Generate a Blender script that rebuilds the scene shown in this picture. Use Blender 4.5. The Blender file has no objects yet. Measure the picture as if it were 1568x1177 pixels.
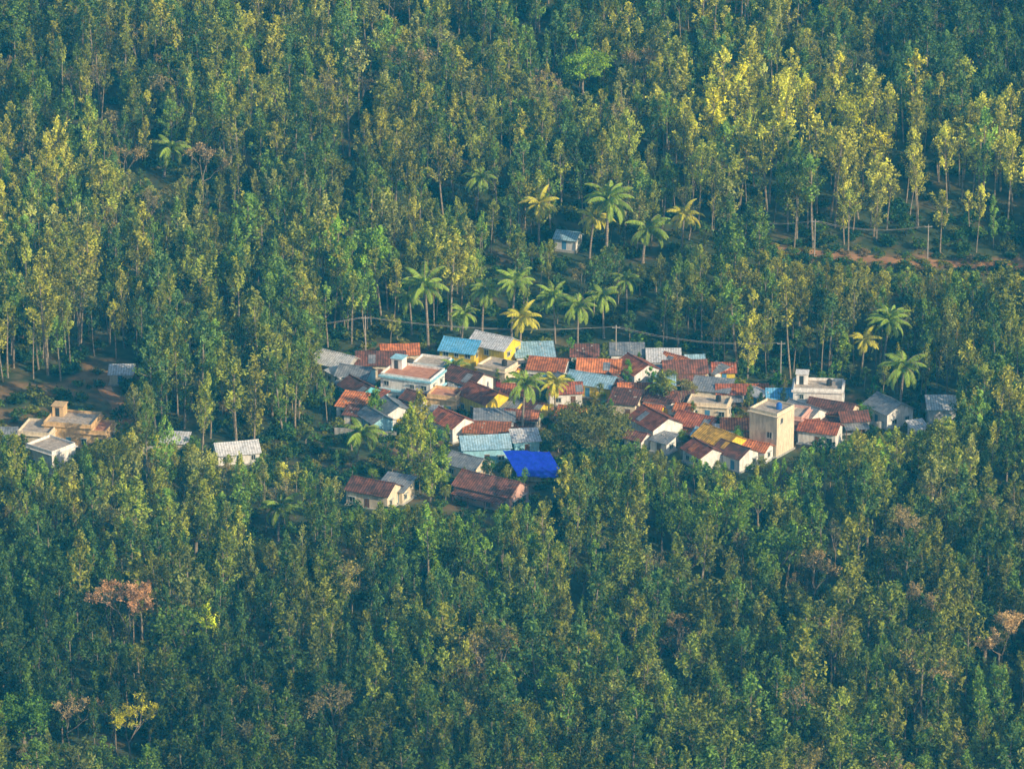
import bpy, math, random
import numpy as np
from mathutils import Vector, Matrix
random.seed(7); rng=np.random.default_rng(11)
scn=bpy.context.scene
scn.view_settings.view_transform='Standard'; scn.view_settings.look='None'; scn.view_settings.exposure=0

# ---------------------------------------------------------------- camera
PITCH=math.radians(20); CAM=np.array([0,-850.0,850*math.tan(PITCH)]); TH=0.11056
cd=bpy.data.cameras.new("camera"); cam=bpy.data.objects.new("camera",cd); scn.collection.objects.link(cam)
cam.location=CAM; cam.rotation_euler=(math.pi/2-PITCH,0,0); cd.sensor_width=36; cd.lens=18/TH; cd.clip_start=1; cd.clip_end=8000
scn.camera=cam
F=np.array([0,math.cos(PITCH),-math.sin(PITCH)]); UP=np.array([0,math.sin(PITCH),math.cos(PITCH)])
def project(x,y,z):
    dx,dy,dz=x-CAM[0],y-CAM[1],z-CAM[2]
    d=dy*F[1]+dz*F[2]; vu=dy*UP[1]+dz*UP[2]
    return 784+784*(dx/d)/TH, 588.5-784*(vu/d)/TH
# ---------------------------------------------------------------- terrain function
def sstep(t): t=np.clip(t,0,1); return t*t*(3-2*t)
def h(x,y):
    x=np.asarray(x,float); y=np.asarray(y,float)
    q=(y-38)/12
    back=0.2*12*np.where(q>30,q,np.log1p(np.exp(np.minimum(q,30))))
    ys=-42-36*np.exp(-((x+5)/34)**2)
    drop=-9*sstep((ys-y)/50)
    m=1-np.exp(-(x/95)**4-((y+20)/60)**4)
    und=m*(1.8*np.sin(x/23+1)*np.cos(y/31)+1.3*np.sin(x/41-y/37+.5))
    far=np.where(y>900,-0.2*(y-900),0)
    return back+drop+und+far
def ray(u,v,zoff=0.0):
    d=F+np.array([1,0,0])*(u-784)/784*TH+UP*(588.5-v)/784*TH
    t=300.0
    while t<2000:
        p=CAM+d*t
        if p[2]<float(h(p[0],p[1]))+zoff: break
        t+=8
    lo,hi=t-8,t
    for _ in range(18):
        mid=(lo+hi)/2; p=CAM+d*mid
        if p[2]<float(h(p[0],p[1]))+zoff: hi=mid
        else: lo=mid
    p=CAM+d*hi
    return float(p[0]),float(p[1])

# ---------------------------------------------------------------- materials
def newmat(name):
    m=bpy.data.materials.new(name); m.use_nodes=True; nt=m.node_tree; nt.nodes.clear()
    return m,nt,nt.nodes,nt.links
def N(nt,t,**k):
    n=nt.nodes.new(t)
    for a,b in k.items(): setattr(n,a,b)
    return n
def leaf_mat(name,color=None):
    m,nt,ns,lk=newmat(name)
    out=N(nt,'ShaderNodeOutputMaterial'); 
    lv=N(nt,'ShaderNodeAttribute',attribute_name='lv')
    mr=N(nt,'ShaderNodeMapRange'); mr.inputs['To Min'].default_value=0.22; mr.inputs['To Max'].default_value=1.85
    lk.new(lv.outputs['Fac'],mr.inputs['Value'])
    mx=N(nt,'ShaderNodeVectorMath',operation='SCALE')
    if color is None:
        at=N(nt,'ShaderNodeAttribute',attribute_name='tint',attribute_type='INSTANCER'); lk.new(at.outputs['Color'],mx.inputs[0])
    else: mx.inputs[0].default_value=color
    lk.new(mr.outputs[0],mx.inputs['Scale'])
    df=N(nt,'ShaderNodeBsdfDiffuse')
    lk.new(mx.outputs[0],df.inputs['Color'])
    tl=N(nt,'ShaderNodeBsdfTranslucent')
    t2=N(nt,'ShaderNodeVectorMath',operation='MULTIPLY'); t2.inputs[1].default_value=(1.15,1.25,0.4)
    lk.new(mx.outputs[0],t2.inputs[0]); lk.new(t2.outputs[0],tl.inputs['Color'])
    ms=N(nt,'ShaderNodeMixShader'); ms.inputs[0].default_value=0.24
    lk.new(df.outputs[0],ms.inputs[1]); lk.new(tl.outputs[0],ms.inputs[2]); lk.new(ms.outputs[0],out.inputs['Surface'])
    return m
def noisy(name,c1,c2,scale=3.0,rough=0.85,detail=4,stripe=None,metal=0.0,cells=0.0,stain=0.0):
    m,nt,ns,lk=newmat(name)
    out=N(nt,'ShaderNodeOutputMaterial'); bs=N(nt,'ShaderNodeBsdfPrincipled')
    bs.inputs['Roughness'].default_value=rough; bs.inputs['Metallic'].default_value=metal
    tc=N(nt,'ShaderNodeTexCoord'); nz=N(nt,'ShaderNodeTexNoise'); nz.inputs['Scale'].default_value=scale; nz.inputs['Detail'].default_value=detail
    oi=N(nt,'ShaderNodeObjectInfo'); ad=N(nt,'ShaderNodeVectorMath',operation='ADD')
    lk.new(tc.outputs['Object'],ad.inputs[0]); 
    sc=N(nt,'ShaderNodeMath',operation='MULTIPLY'); sc.inputs[1].default_value=50; lk.new(oi.outputs['Random'],sc.inputs[0]); lk.new(sc.outputs[0],ad.inputs[1])
    lk.new(ad.outputs[0],nz.inputs['Vector'])
    cr=N(nt,'ShaderNodeValToRGB'); cr.color_ramp.elements[0].position=0.35; cr.color_ramp.elements[1].position=0.65
    cr.color_ramp.elements[0].color=(*c1,1); cr.color_ramp.elements[1].color=(*c2,1)
    lk.new(nz.outputs['Fac'],cr.inputs[0]); col=cr.outputs[0]
    def mul(colsock,valsock):
        x=N(nt,'ShaderNodeVectorMath',operation='SCALE'); lk.new(colsock,x.inputs[0]); lk.new(valsock,x.inputs['Scale']); return x.outputs[0]
    def mapr(s,a,b,c=0,d=1):
        r=N(nt,'ShaderNodeMapRange'); r.inputs['From Min'].default_value=c; r.inputs['From Max'].default_value=d
        r.inputs['To Min'].default_value=a; r.inputs['To Max'].default_value=b; lk.new(s,r.inputs['Value']); return r.outputs[0]
    if stripe:
        axis,per,dark=stripe
        w=N(nt,'ShaderNodeTexWave',bands_direction=axis); w.inputs['Scale'].default_value=0.314/per; w.inputs['Distortion'].default_value=0.3
        lk.new(tc.outputs['Object'],w.inputs['Vector']); col=mul(col,mapr(w.outputs['Fac'],dark,1.12))
    if cells>0:
        v=N(nt,'ShaderNodeTexVoronoi'); v.inputs['Scale'].default_value=1.6; lk.new(ad.outputs[0],v.inputs['Vector'])
        sp=N(nt,'ShaderNodeSeparateColor'); lk.new(v.outputs['Color'],sp.inputs[0]); col=mul(col,mapr(sp.outputs[0],1-cells,1+cells))
        col=mul(col,mapr(oi.outputs['Random'],0.62,1.15))
    if stain>0:
        n2=N(nt,'ShaderNodeTexNoise'); n2.inputs['Scale'].default_value=0.9; n2.inputs['Detail'].default_value=6
        mp=N(nt,'ShaderNodeMapping'); mp.inputs['Scale'].default_value=(2.5,2.5,0.5); lk.new(ad.outputs[0],mp.inputs[0]); lk.new(mp.outputs[0],n2.inputs['Vector'])
        col=mul(col,mapr(n2.outputs['Fac'],1-stain,1.05,0.35,0.6))
    lk.new(col,bs.inputs['Base Color']); lk.new(bs.outputs[0],out.inputs['Surface'])
    return m
BARK=noisy("bark",(0.15,0.125,0.085),(0.36,0.31,0.23),2.5)
BARKP=noisy("palm_bark",(0.2,0.17,0.13),(0.36,0.31,0.25),2.5,stripe=('Z',0.4,0.7))
LEAF=leaf_mat("foliage")

# ---------------------------------------------------------------- mesh builder
class MB:
    def __init__(s): s.v=[]; s.f=[]; s.m=[]; s.lv=[]
    def add(s,vs,fs,mi=0,lv=0.5):
        o=len(s.v); s.v.extend([tuple(map(float,p)) for p in vs]); s.f.extend([tuple(i+o for i in f) for f in fs]); s.m.extend([mi]*len(fs))
        s.lv.extend([lv]*len(vs) if np.isscalar(lv) else list(lv))
    def box(s,x0,x1,y0,y1,z0,z1,mi=0):
        s.add([(x0,y0,z0),(x1,y0,z0),(x1,y1,z0),(x0,y1,z0),(x0,y0,z1),(x1,y0,z1),(x1,y1,z1),(x0,y1,z1)],
              [(0,3,2,1),(4,5,6,7),(0,1,5,4),(1,2,6,5),(2,3,7,6),(3,0,4,7)],mi)
    def tube(s,pts,rad,k=6,mi=0,cap=True):
        pts=[np.array(p,float) for p in pts]; n=len(pts); vs=[]
        for i,p in enumerate(pts):
            d=pts[min(i+1,n-1)]-pts[max(i-1,0)]; d=d/(np.linalg.norm(d)+1e-9)
            a=np.cross(d,[0,0,1]) if abs(d[2])<0.95 else np.cross(d,[1,0,0]); a/=np.linalg.norm(a); b=np.cross(d,a)
            for j in range(k):
                t=2*math.pi*j/k; vs.append(p+rad[i]*(math.cos(t)*a+math.sin(t)*b))
        fs=[]
        for i in range(n-1):
            for j in range(k): fs.append((i*k+j,i*k+(j+1)%k,(i+1)*k+(j+1)%k,(i+1)*k+j))
        if cap: fs.append(tuple(range((n-1)*k,n*k))); fs.append(tuple(range(k))[::-1])
        s.add(vs,fs,mi)
    def leaves(s,cs,n,spread,L,W,mi=1,upb=0.4,clv=None):
        cs=np.array(cs); k=len(cs); c=np.repeat(cs,n,axis=0)
        p=c+rng.normal(size=c.shape)*np.array(spread)
        nrm=rng.normal(size=c.shape); nrm[:,2]+=upb; nrm/=np.linalg.norm(nrm,axis=1)[:,None]
        r=rng.normal(size=c.shape); t=np.cross(nrm,r); t/=np.linalg.norm(t,axis=1)[:,None]+1e-9; b=np.cross(nrm,t)
        l=(L*rng.uniform(0.6,1.3,len(c)))[:,None]; w=(W*rng.uniform(0.6,1.3,len(c)))[:,None]
        q=np.stack([p+t*l,p+b*w,p-t*l,p-b*w],axis=1).reshape(-1,3)
        cl=rng.uniform(0.15,0.85,k) if clv is None else np.array(clv)
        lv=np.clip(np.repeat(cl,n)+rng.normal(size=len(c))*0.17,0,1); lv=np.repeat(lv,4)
        o=len(s.v); s.v.extend(map(tuple,q.tolist()))
        m=len(c); s.f.extend([(o+4*i,o+4*i+1,o+4*i+2,o+4*i+3) for i in range(m)]); s.m.extend([mi]*m); s.lv.extend(lv.tolist())
    def mesh(s,name,mats):
        me=bpy.data.meshes.new(name); me.from_pydata(s.v,[],s.f); 
        for m in mats: me.materials.append(m)
        me.polygons.foreach_set('material_index',s.m)
        a=me.attributes.new('lv','FLOAT','POINT'); a.data.foreach_set('value',np.array(s.lv,dtype=np.float32))
        me.update(); return me
def obj(name,me,parent=None,loc=None,rot=None,scale=None,coll=None):
    o=bpy.data.objects.new(name,me); (coll or scn.collection).objects.link(o)
    if parent: o.parent=parent
    if loc is not None: o.location=loc
    if rot is not None: o.rotation_euler=rot
    if scale is not None: o.scale=scale
    return o

# ---------------------------------------------------------------- trees
def silver_oak(H=14,R=1.5,dens=1.0,low=0.3,lean=0.4):
    b=MB(); ph=rng.uniform(0,6.28)
    def tp(t): return np.array([lean*t*t*math.cos(ph)+0.15*math.sin(5*t+ph),lean*t*t*math.sin(ph)+0.12*math.cos(4*t),H*t*0.97])
    ts=np.linspace(0,1,8); b.tube([tp(t) for t in ts],[0.17*(1-0.8*t)+0.02 for t in ts],6)
    cs=[]; cl=[]
    nb=int(36*dens)
    a=rng.uniform(0,6.28); gaps=rng.uniform(low,1,3)
    for i in range(nb):
        t=low+(1-low)*((i+rng.uniform(0,1))/nb)**0.9
        if np.any(np.abs(gaps-t)<0.03): continue
        a+=2.4+rng.normal()*0.5
        k=(t-low)/(1-low)
        prof=(0.55+0.65*math.sin(math.pi*min(1,k*0.9+0.12)))*(1-0.6*k**3)
        L=R*prof*rng.uniform(0.45,1.35); up=rng.uniform(0.6,1.5)
        s=tp(t); e=s+np.array([math.cos(a)*L,math.sin(a)*L,L*up])
        b.tube([s,(s+e)/2+[0,0,-0.08*L],e],[0.045,0.03,0.012],3,cap=False)
        base=rng.uniform(0.1,0.9)
        for q in (0.5,0.8,1.05,1.2):
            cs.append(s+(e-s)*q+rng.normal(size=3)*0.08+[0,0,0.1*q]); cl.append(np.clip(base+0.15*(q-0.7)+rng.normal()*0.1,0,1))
    for q in range(4): cs.append(tp(1)+[rng.normal()*0.12,rng.normal()*0.12,0.1+q*0.25]); cl.append(0.7)
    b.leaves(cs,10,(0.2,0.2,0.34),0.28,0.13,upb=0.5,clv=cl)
    return b
def broad_tree(H=10,R=5,nl=60,flat=0.5,crown0=0.45,leafn=55,size=0.3,sp=(0.55,0.55,0.32)):
    b=MB(); th=H*crown0
    b.tube([(0,0,0),(0.15,0.1,th*0.5),(0,0.2,th)],[0.4,0.3,0.25],8)
    cs=[];cl=[]
    nlimb=9
    for i in range(nlimb):
        a=6.28*i/nlimb+rng.normal()*0.25; rr=R*rng.uniform(0.35,0.95); zt=th+(H-th)*rng.uniform(0.35,0.9)*(1-flat*0.4*(rr/R)**2)
        e=np.array([math.cos(a)*rr,math.sin(a)*rr,zt]); s=np.array([0,0.2,th*0.95]); mid=(s+e)/2+np.array([0,0,-0.4])
        b.tube([s,mid,e],[0.16,0.1,0.05],5,cap=False)
        for j in range(nl//nlimb):
            p=e*rng.uniform(0.6,1.05)+rng.normal(size=3)*np.array([R*0.22,R*0.22,(H-th)*0.16]); p[2]=max(th*0.85,e[2]+rng.normal()*(H-th)*0.2)
            b.tube([mid+(e-mid)*rng.uniform(0,1),p],[0.04,0.015],3,cap=False)
            cs.append(p); cl.append(rng.uniform(0.1,0.9))
    b.leaves(cs,leafn,sp,size,size*0.55,upb=0.9,clv=cl)
    return b
def bare_tree(H=11,R=2.5,leafn=5,tw=1.0):
    b=MB(); cs=[]
    def rec(p,d,L,r,lv):
        e=p+d*L; m=(p+e)/2+rng.normal(size=3)*0.06*L
        b.tube([p,m,e],[r,r*0.8,r*0.6],4 if lv<2 else 3,cap=False)
        if lv>=2: cs.append(e)
        if lv==4: return
        for _ in range(3 if lv<3 else 4):
            nd=d+rng.normal(size=3)*(0.38 if lv<2 else 0.5)*tw; nd[2]=abs(nd[2])*0.8+0.25; nd/=np.linalg.norm(nd)
            rec(e,nd,L*rng.uniform(0.55,0.78),r*0.6,lv+1)
    rec(np.zeros(3),np.array([0.03,0,1.0]),H*0.36,0.17,0)
    b.leaves(cs,leafn,(0.22,0.22,0.22),0.2,0.09,upb=0.4)
    return b
def palm(H=10,nf=22,FL=5.0):
    b=MB(); ph=rng.uniform(0,6.28); ln=rng.uniform(0.3,1.4)
    tp=lambda t:np.array([ln*t**1.8*math.cos(ph),ln*t**1.8*math.sin(ph),H*t])
    ts=np.linspace(0,1,10); b.tube([tp(t) for t in ts],[0.26-0.09*t+(0.08 if t==0 else 0) for t in ts],8)
    top=tp(1)
    for i in range(nf):
        a=2.4*i+rng.normal()*0.25; el=math.radians(80-95*(i/nf)+rng.normal()*8); L=FL*rng.uniform(0.75,1.1)
        hd=np.array([math.cos(a),math.sin(a),0]); side=np.array([-math.sin(a),math.cos(a),0]); p=top.copy(); pts=[p.copy()]; n=14; e=el
        for j in range(n):
            p=p+(hd*math.cos(e)+np.array([0,0,math.sin(e)]))*L/n; e-=math.radians(5.0+4.5*j/n+ (2 if el<0.3 else 0)); pts.append(p.copy())
        b.tube(pts,[0.05*(1-0.8*k/n)+0.008 for k in range(n+1)],3,cap=False)
        base=rng.uniform(0.25,0.8) if i<nf*0.8 else rng.uniform(0.4,1)
        for j in range(1,n):
            for sub in (0,0.5):
                q=pts[j]+(pts[j+1]-pts[j])*sub; k=(j+sub)/n; ll=1.0*math.sin(math.pi*min(1,k*0.85+0.15))**0.7
                fw=(pts[j+1]-pts[j]); fw/=np.linalg.norm(fw)
                for sg in (-1,1):
                    d=side*sg*0.85+fw*0.5+np.array([0,0,-0.45-0.35*rng.random()]); d/=np.linalg.norm(d)
                    w=fw*0.10; v1=q+d*ll*0.5+w*0.5; v2=q+d*ll+np.array([0,0,-0.12*ll])
                    b.add([q-w,q+w,v1+w,v2,v1-w],[(0,1,2,3,4)],1,float(np.clip(base+rng.normal()*0.15,0,1)))
    for i in range(7):
        a=i*0.9; c=top+np.array([0.25*math.cos(a),0.25*math.sin(a),-0.25]); r=0.14
        vs=[c+[r,0,0],c+[0,r,0],c-[r,0,0],c-[0,r,0],c+[0,0,r],c-[0,0,r]]
        b.add(vs,[(0,1,4),(1,2,4),(2,3,4),(3,0,4),(1,0,5),(2,1,5),(3,2,5),(0,3,5)],1,0.6)
    return b
def shrub(R=1.2,H=1.8,n=24):
    b=MB(); cs=[]
    for i in range(n):
        a=rng.uniform(0,6.28); r=R*math.sqrt(rng.random()); z=H*(0.25+0.7*rng.random()*(1-0.5*(r/R)**2)); e=(r*math.cos(a),r*math.sin(a),z)
        cs.append(e)
        if i<8: b.tube([(0,0,0),e],[0.04,0.012],3,cap=False)
    b.leaves(cs,11,(0.22,0.22,0.2),0.24,0.14,upb=0.8); return b

treecoll=bpy.data.collections.new("forest_tree_kinds"); shrubcoll=bpy.data.collections.new("shrub_kinds")
kinds=[]
def addkind(name,b):
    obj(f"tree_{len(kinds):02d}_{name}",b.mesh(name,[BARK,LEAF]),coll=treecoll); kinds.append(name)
for i in range(10): addkind("silver_oak",silver_oak(H=rng.uniform(12.5,15),R=rng.uniform(0.95,1.6),dens=rng.uniform(0.85,1.25),low=rng.uniform(0.15,0.38),lean=rng.uniform(0,0.9)))
for i in range(3): addkind("sparse_silver_oak",silver_oak(H=rng.uniform(13,15.5),R=rng.uniform(1.0,1.5),dens=0.55,low=rng.uniform(0.35,0.5),lean=0.8))
for i in range(3): addkind("high_crown_oak",silver_oak(H=rng.uniform(14,15.5),R=rng.uniform(1.2,1.6),dens=0.75,low=rng.uniform(0.42,0.52),lean=0.8))
for i in range(3): addkind("leafy_tree",broad_tree(H=rng.uniform(10,12.5),R=rng.uniform(2.2,3.2),nl=54,flat=0.6,crown0=0.4,leafn=30,size=0.28))
for i in range(3): addkind("bare_tree",bare_tree(H=rng.uniform(11,13),leafn=rng.integers(3,9)))
K_OAK=(0,10);K_SP=(10,13);K_HI=(13,16);K_LF=(16,19);K_BR=(19,22)
for i in range(4):
    obj(f"shrub_{i:02d}",shrub(rng.uniform(0.9,1.4),rng.uniform(1.3,2.2)).mesh("shrub",[BARK,LEAF]),coll=shrubcoll)

def inside(poly,u,v):
    c=False; n=len(poly); j=n-1
    for i in range(n):
        if (poly[i][1]>v)!=(poly[j][1]>v) and u<(poly[j][0]-poly[i][0])*(v-poly[i][1])/(poly[j][1]-poly[i][1])+poly[i][0]: c=not c
        j=i
    return c
MAIN=[(490,545),(560,530),(680,522),(800,518),(880,540),(990,538),(1120,565),(1145,590),(1210,585),(1290,582),(1310,610),(1390,605),(1425,640),(1410,655),(1300,660),(1270,680),(1150,703),(1060,703),(1000,680),(940,675),(860,690),(850,730),(820,765),(700,782),(640,764),(545,778),(520,733),(460,708),(400,696),(330,698),(325,680),(420,680),(510,655),(522,600)]
LEFT=[(-40,622),(50,626),(165,628),(180,640),(172,668),(112,676),(105,706),(60,695),(40,660),(-40,650)]
PATH=[(140,548),(216,552),(212,582),(182,596),(196,640),(165,640),(120,608),(0,610),(-40,610),(-40,588),(100,584)]
ROAD=[(1130,374),(1250,383),(1400,391),(1640,398),(1640,417),(1400,412),(1260,401)]
HUT=[(852,350),(892,350),(892,378),(852,378)]
SM=[(1425,612),(1462,612),(1462,636),(1425,636)]
SM2=[(246,664),(290,664),(290,674),(246,674)]
CLEAR=[MAIN,LEFT,PATH,ROAD,HUT,SM,SM2]
CB=[(min(a for a,b in p),max(a for a,b in p),min(b for a,b in p),max(b for a,b in p)) for p in CLEAR]
def blocked(u,v): return any(c[0]<=u<=c[1] and c[2]<=v<=c[3] and inside(p,u,v) for p,c in zip(CLEAR,CB))

# ---------------------------------------------------------------- individual trees (places)
PALML=leaf_mat("palm_fronds",(0.21,0.32,0.045)); PALMY=leaf_mat("palm_fronds_yellowing",(0.42,0.41,0.05))
pmesh=[palm(H=10).mesh("coconut_palm",[BARKP,PALML]),palm(H=11.5,nf=24).mesh("coconut_palm",[BARKP,PALML]),palm(H=9.5).mesh("coconut_palm",[BARKP,PALMY]),palm(H=6,nf=18).mesh("coconut_palm",[BARKP,PALML])]
PH=[10,11.5,9.5,6]
keep=[]
def place_top(u,v,H):
    x,y=ray(u,v,H); return x,y,float(h(x,y))
for (u,v,k,s) in [(655,438,1,1.15),(783,435,1,1.0),(795,486,2,0.95),(825,313,2,1.0),(930,308,1,1.3),(903,332,2,0.95),(1045,330,2,0.95),(728,272,0,0.95),(800,588,0,1.0),(850,586,2,0.8),(545,660,3,1.05),(1355,490,1,1.0),(1380,560,0,1.1),
                  (885,468,0,0.95),(738,442,0,0.9),(425,780,3,1.0),(925,452,0,0.9),(985,352,3,1.2),(1320,520,2,0.8),(250,225,3,1.1),(690,560,3,0.65),(1010,585,3,0.75),(705,480,0,.8),(850,455,1,.85),(960,430,0,.8),(630,455,0,.8)]:
    x,y,z=place_top(u,v,PH[k]*s); obj("coconut_palm",pmesh[k],loc=(x,y,z-0.1),rot=(random.gauss(0,.04),random.gauss(0,.04),random.uniform(0,6.28)),scale=(s*1.05,s*1.05,s)); keep.append((u,v+4,36*s,y))
    if k in(1,2,0) and s>0.8: keep.append((u,v+42,11,y))
def single(name,b,col,u,v,Hh,s=1,r=0):
    x,y,z=place_top(u,v,Hh*s); o=obj(name,b.mesh(name,[BARK,leaf_mat(name+"_foliage",col)]),loc=(x,y,z-0.1),rot=(0,0,random.uniform(0,6.28)),scale=(s,s,s))
    if r: keep.append((u,v,r,y))
    return o
single("rain_tree",broad_tree(H=9,R=7.5,nl=200,flat=0.7,crown0=0.4,leafn=60,size=0.24,sp=(0.75,0.75,0.3)),(0.16,0.18,0.04),905,642,7,r=45)
single("round_crown_tree",broad_tree(H=11,R=5.5,nl=130,flat=0.5,crown0=0.4,leafn=60,size=0.25),(0.28,0.45,0.03),893,88,9,r=46)
single("mango_tree",broad_tree(H=9,R=5.0,nl=120,flat=0.5,crown0=0.35,leafn=60,size=0.26),(0.12,0.25,0.03),35,1085,7,r=40)
single("flowering_tree",bare_tree(H=14,leafn=24,tw=1.3),(0.52,0.32,0.17),195,930,9,1.15,r=48)
single("leafless_tree",bare_tree(H=13,leafn=24,tw=1.2),(0.60,0.44,0.22),1535,965,9,1.05,r=44)
single("leafless_tree",bare_tree(H=11,leafn=6),(0.28,0.28,0.10),1042,600,7,0.8)
single("leafless_tree",bare_tree(H=12,leafn=5,tw=1.2),(0.42,0.32,0.14),100,1090,8,1,r=34)
single("leafless_tree",bare_tree(H=12,leafn=7,tw=1.0),(0.45,0.35,0.18),310,245,9,1,r=26)
single("leafless_tree",bare_tree(H=11,leafn=9,tw=1.1),(0.5,0.38,0.17),1250,870,8,1,r=26)
single("yellow_flowering_tree",silver_oak(H=12,R=1.4,dens=0.5,low=0.5),(0.6,0.7,0.04),315,940,11,r=18)
single("yellow_flowering_tree",bare_tree(H=12,leafn=18,tw=1.3),(0.56,0.55,0.04),195,1105,8,r=44)
single("yellow_flowering_tree",broad_tree(H=12,R=4,nl=54,leafn=40,size=.26),(0.50,0.54,0.03),1300,165,10,r=25)
single("yellow_flowering_tree",broad_tree(H=12,R=3.5,nl=54,leafn=40,size=.26),(0.55,0.53,0.03),1345,205,10,r=25)
for (u,v,hh,c) in [(628,655,11,(0.28,0.35,0.04)),(660,680,13,(0.25,0.35,0.04)),(645,632,10,(0.36,0.36,0.05)),(675,715,9,(0.22,0.33,0.04)),(555,430,12,(0.25,0.45,0.04)),(540,455,12,(0.25,0.42,0.04)),(575,620,6,(0.16,0.3,0.04)),(1015,595,7,(0.26,0.3,0.05)),(1290,540,9,(0.24,0.36,0.04)),(618,700,9,(0.26,0.34,0.04)),(642,690,12,(0.33,0.38,0.05)),(660,735,7,(0.26,0.35,0.04)),(568,450,11,(0.25,0.42,0.04))]:
    single("silver_oak_tree",silver_oak(H=hh,R=1.25,dens=1.0,low=0.12),c,u,v,hh*0.6)

# ---------------------------------------------------------------- houses
def wall(name,c,st=0.25): return noisy(name,tuple(i*0.86 for i in c),c,1.2,0.9,stain=st)
W={'white':wall('white_plaster',(0.84,0.85,0.84)),'cream':wall('cream_plaster',(0.78,0.70,0.54)),'yellow':wall('yellow_paint',(0.85,0.66,0.05)),
   'blue':wall('light_blue_paint',(0.33,0.68,0.86)),'pink':wall('pink_paint',(0.70,0.44,0.38)),'brick':wall('mud_brick',(0.74,0.53,0.28),0.3),
   'grey':wall('grey_plaster',(0.45,0.47,0.46)),'teal':wall('turquoise_paint',(0.14,0.58,0.74)),'green':wall('green_paint',(0.25,0.5,0.30))}
def tile(n,a,b): return noisy(n,a,b,0.8,0.9,stripe=('X',0.5,0.5),cells=0.38)
def tin_(n,a,b): return noisy(n,a,b,0.6,0.5,stripe=('X',0.5,0.75),stain=0.35)
Rm={'red':tile('red_clay_tiles',(0.27,0.085,0.05),(0.52,0.165,0.08)),'orange':tile('orange_clay_tiles',(0.46,0.15,0.06),(0.70,0.25,0.09)),
   'brown':tile('weathered_clay_tiles',(0.11,0.06,0.05),(0.27,0.105,0.07)),'ochre':tile('ochre_tiles',(0.6,0.36,0.04),(0.78,0.48,0.06)),
   'grey':tin_('cement_sheet',(0.16,0.20,0.25),(0.32,0.35,0.38)),'white':tin_('white_sheet',(0.58,0.63,0.68),(0.76,0.78,0.8)),
   'blue':tin_('blue_metal_sheet',(0.10,0.42,0.75),(0.20,0.54,0.85)),'lblue':tin_('pale_blue_sheet',(0.26,0.48,0.64),(0.40,0.62,0.76)),
   'tarp':noisy('blue_tarpaulin',(0.005,0.03,0.50),(0.012,0.05,0.70),1.5,0.45),'conc':noisy('concrete_terrace',(0.38,0.34,0.29),(0.55,0.49,0.42),1.0,0.9,stain=0.3),
   'terr':noisy('terracotta_terrace',(0.45,0.2,0.12),(0.58,0.3,0.2),1.0,0.9)}
DARK=noisy('window_glass',(0.02,0.03,0.035),(0.05,0.06,0.07),2,0.25); WOOD=noisy('painted_wood',(0.12,0.06,0.03),(0.2,0.1,0.05),4); WOODB=noisy('blue_painted_door',(0.05,0.2,0.4),(0.08,0.28,0.5),4)
FRAME=noisy('window_frame',(0.35,0.42,0.42),(0.5,0.55,0.55),4); TANK=noisy('black_tank_plastic',(0.02,0.02,0.022),(0.04,0.04,0.04),3,0.4); TANKB=noisy('blue_tank_plastic',(0.02,0.12,0.5),(0.03,0.16,0.6),3,0.4)
hpos=[]
def slab(b,p,thick=0.1,mi=0):
    p=[np.array(q,float) for q in p]; n=np.cross(p[1]-p[0],p[3]-p[0]); n/=np.linalg.norm(n); q=[a-n*thick for a in p]
    b.add(p+q,[(0,1,2,3),(7,6,5,4),(0,4,5,1),(1,5,6,2),(2,6,7,3),(3,7,4,0)],mi)
def openings(L,D,H,storeys,parent,fr=FRAME,skip=0.2):
    wb=MB(); db=MB(); sh=H/storeys
    for s in range(storeys):
        z=0.95+s*sh
        for side in range(4):
            ln=L if side%2==0 else D; n=max(1,int(ln/2.4)); 
            for i in range(n):
                c=-ln/2+ln*(i+0.5)/n+random.uniform(-0.2,0.2); isdoor=(s==0 and side in(0,) and i==n//2)
                w,hh,zz=(0.95,2.05,0.05) if isdoor else (random.uniform(.7,1.05),random.uniform(.9,1.15),z)
                if not isdoor and random.random()<skip: continue
                def T(a,o,zv):
                    if side==0: return (a,-D/2-o,zv)
                    if side==1: return (L/2+o,a,zv)
                    if side==2: return (a,D/2+o,zv)
                    return (-L/2-o,a,zv)
                def bx(b,a0,a1,o0,o1,z0,z1,mi):
                    A=T(a0,o0,z0);B=T(a1,o1,z1); b.box(min(A[0],B[0]),max(A[0],B[0]),min(A[1],B[1]),max(A[1],B[1]),z0,z1,mi)
                if isdoor: bx(db,c-w/2,c+w/2,-0.05,0.04,zz,zz+hh,0); bx(db,c-w/2-0.08,c+w/2+0.08,-0.05,0.1,zz+hh,zz+hh+0.1,1)
                else:
                    bx(wb,c-w/2,c+w/2,-0.05,0.015,zz,zz+hh,0)
                    for (a0,a1,z0,z1) in ((c-w/2-.09,c-w/2,zz,zz+hh),(c+w/2,c+w/2+.09,zz,zz+hh),(c-.03,c+.03,zz,zz+hh)): bx(wb,a0,a1,-0.04,0.06,z0,z1,1)
                    bx(wb,c-w/2-.15,c+w/2+.15,-0.04,0.12,zz-0.09,zz,1)
                    if skip<0.5: bx(wb,c-w/2-.25,c+w/2+.25,-0.04,0.4,zz+hh,zz+hh+0.08,1)
    obj("windows",wb.mesh("windows",[DARK,fr]),parent); obj("door",db.mesh("door",[random.choice([WOOD,WOODB]),fr]),parent)
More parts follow.
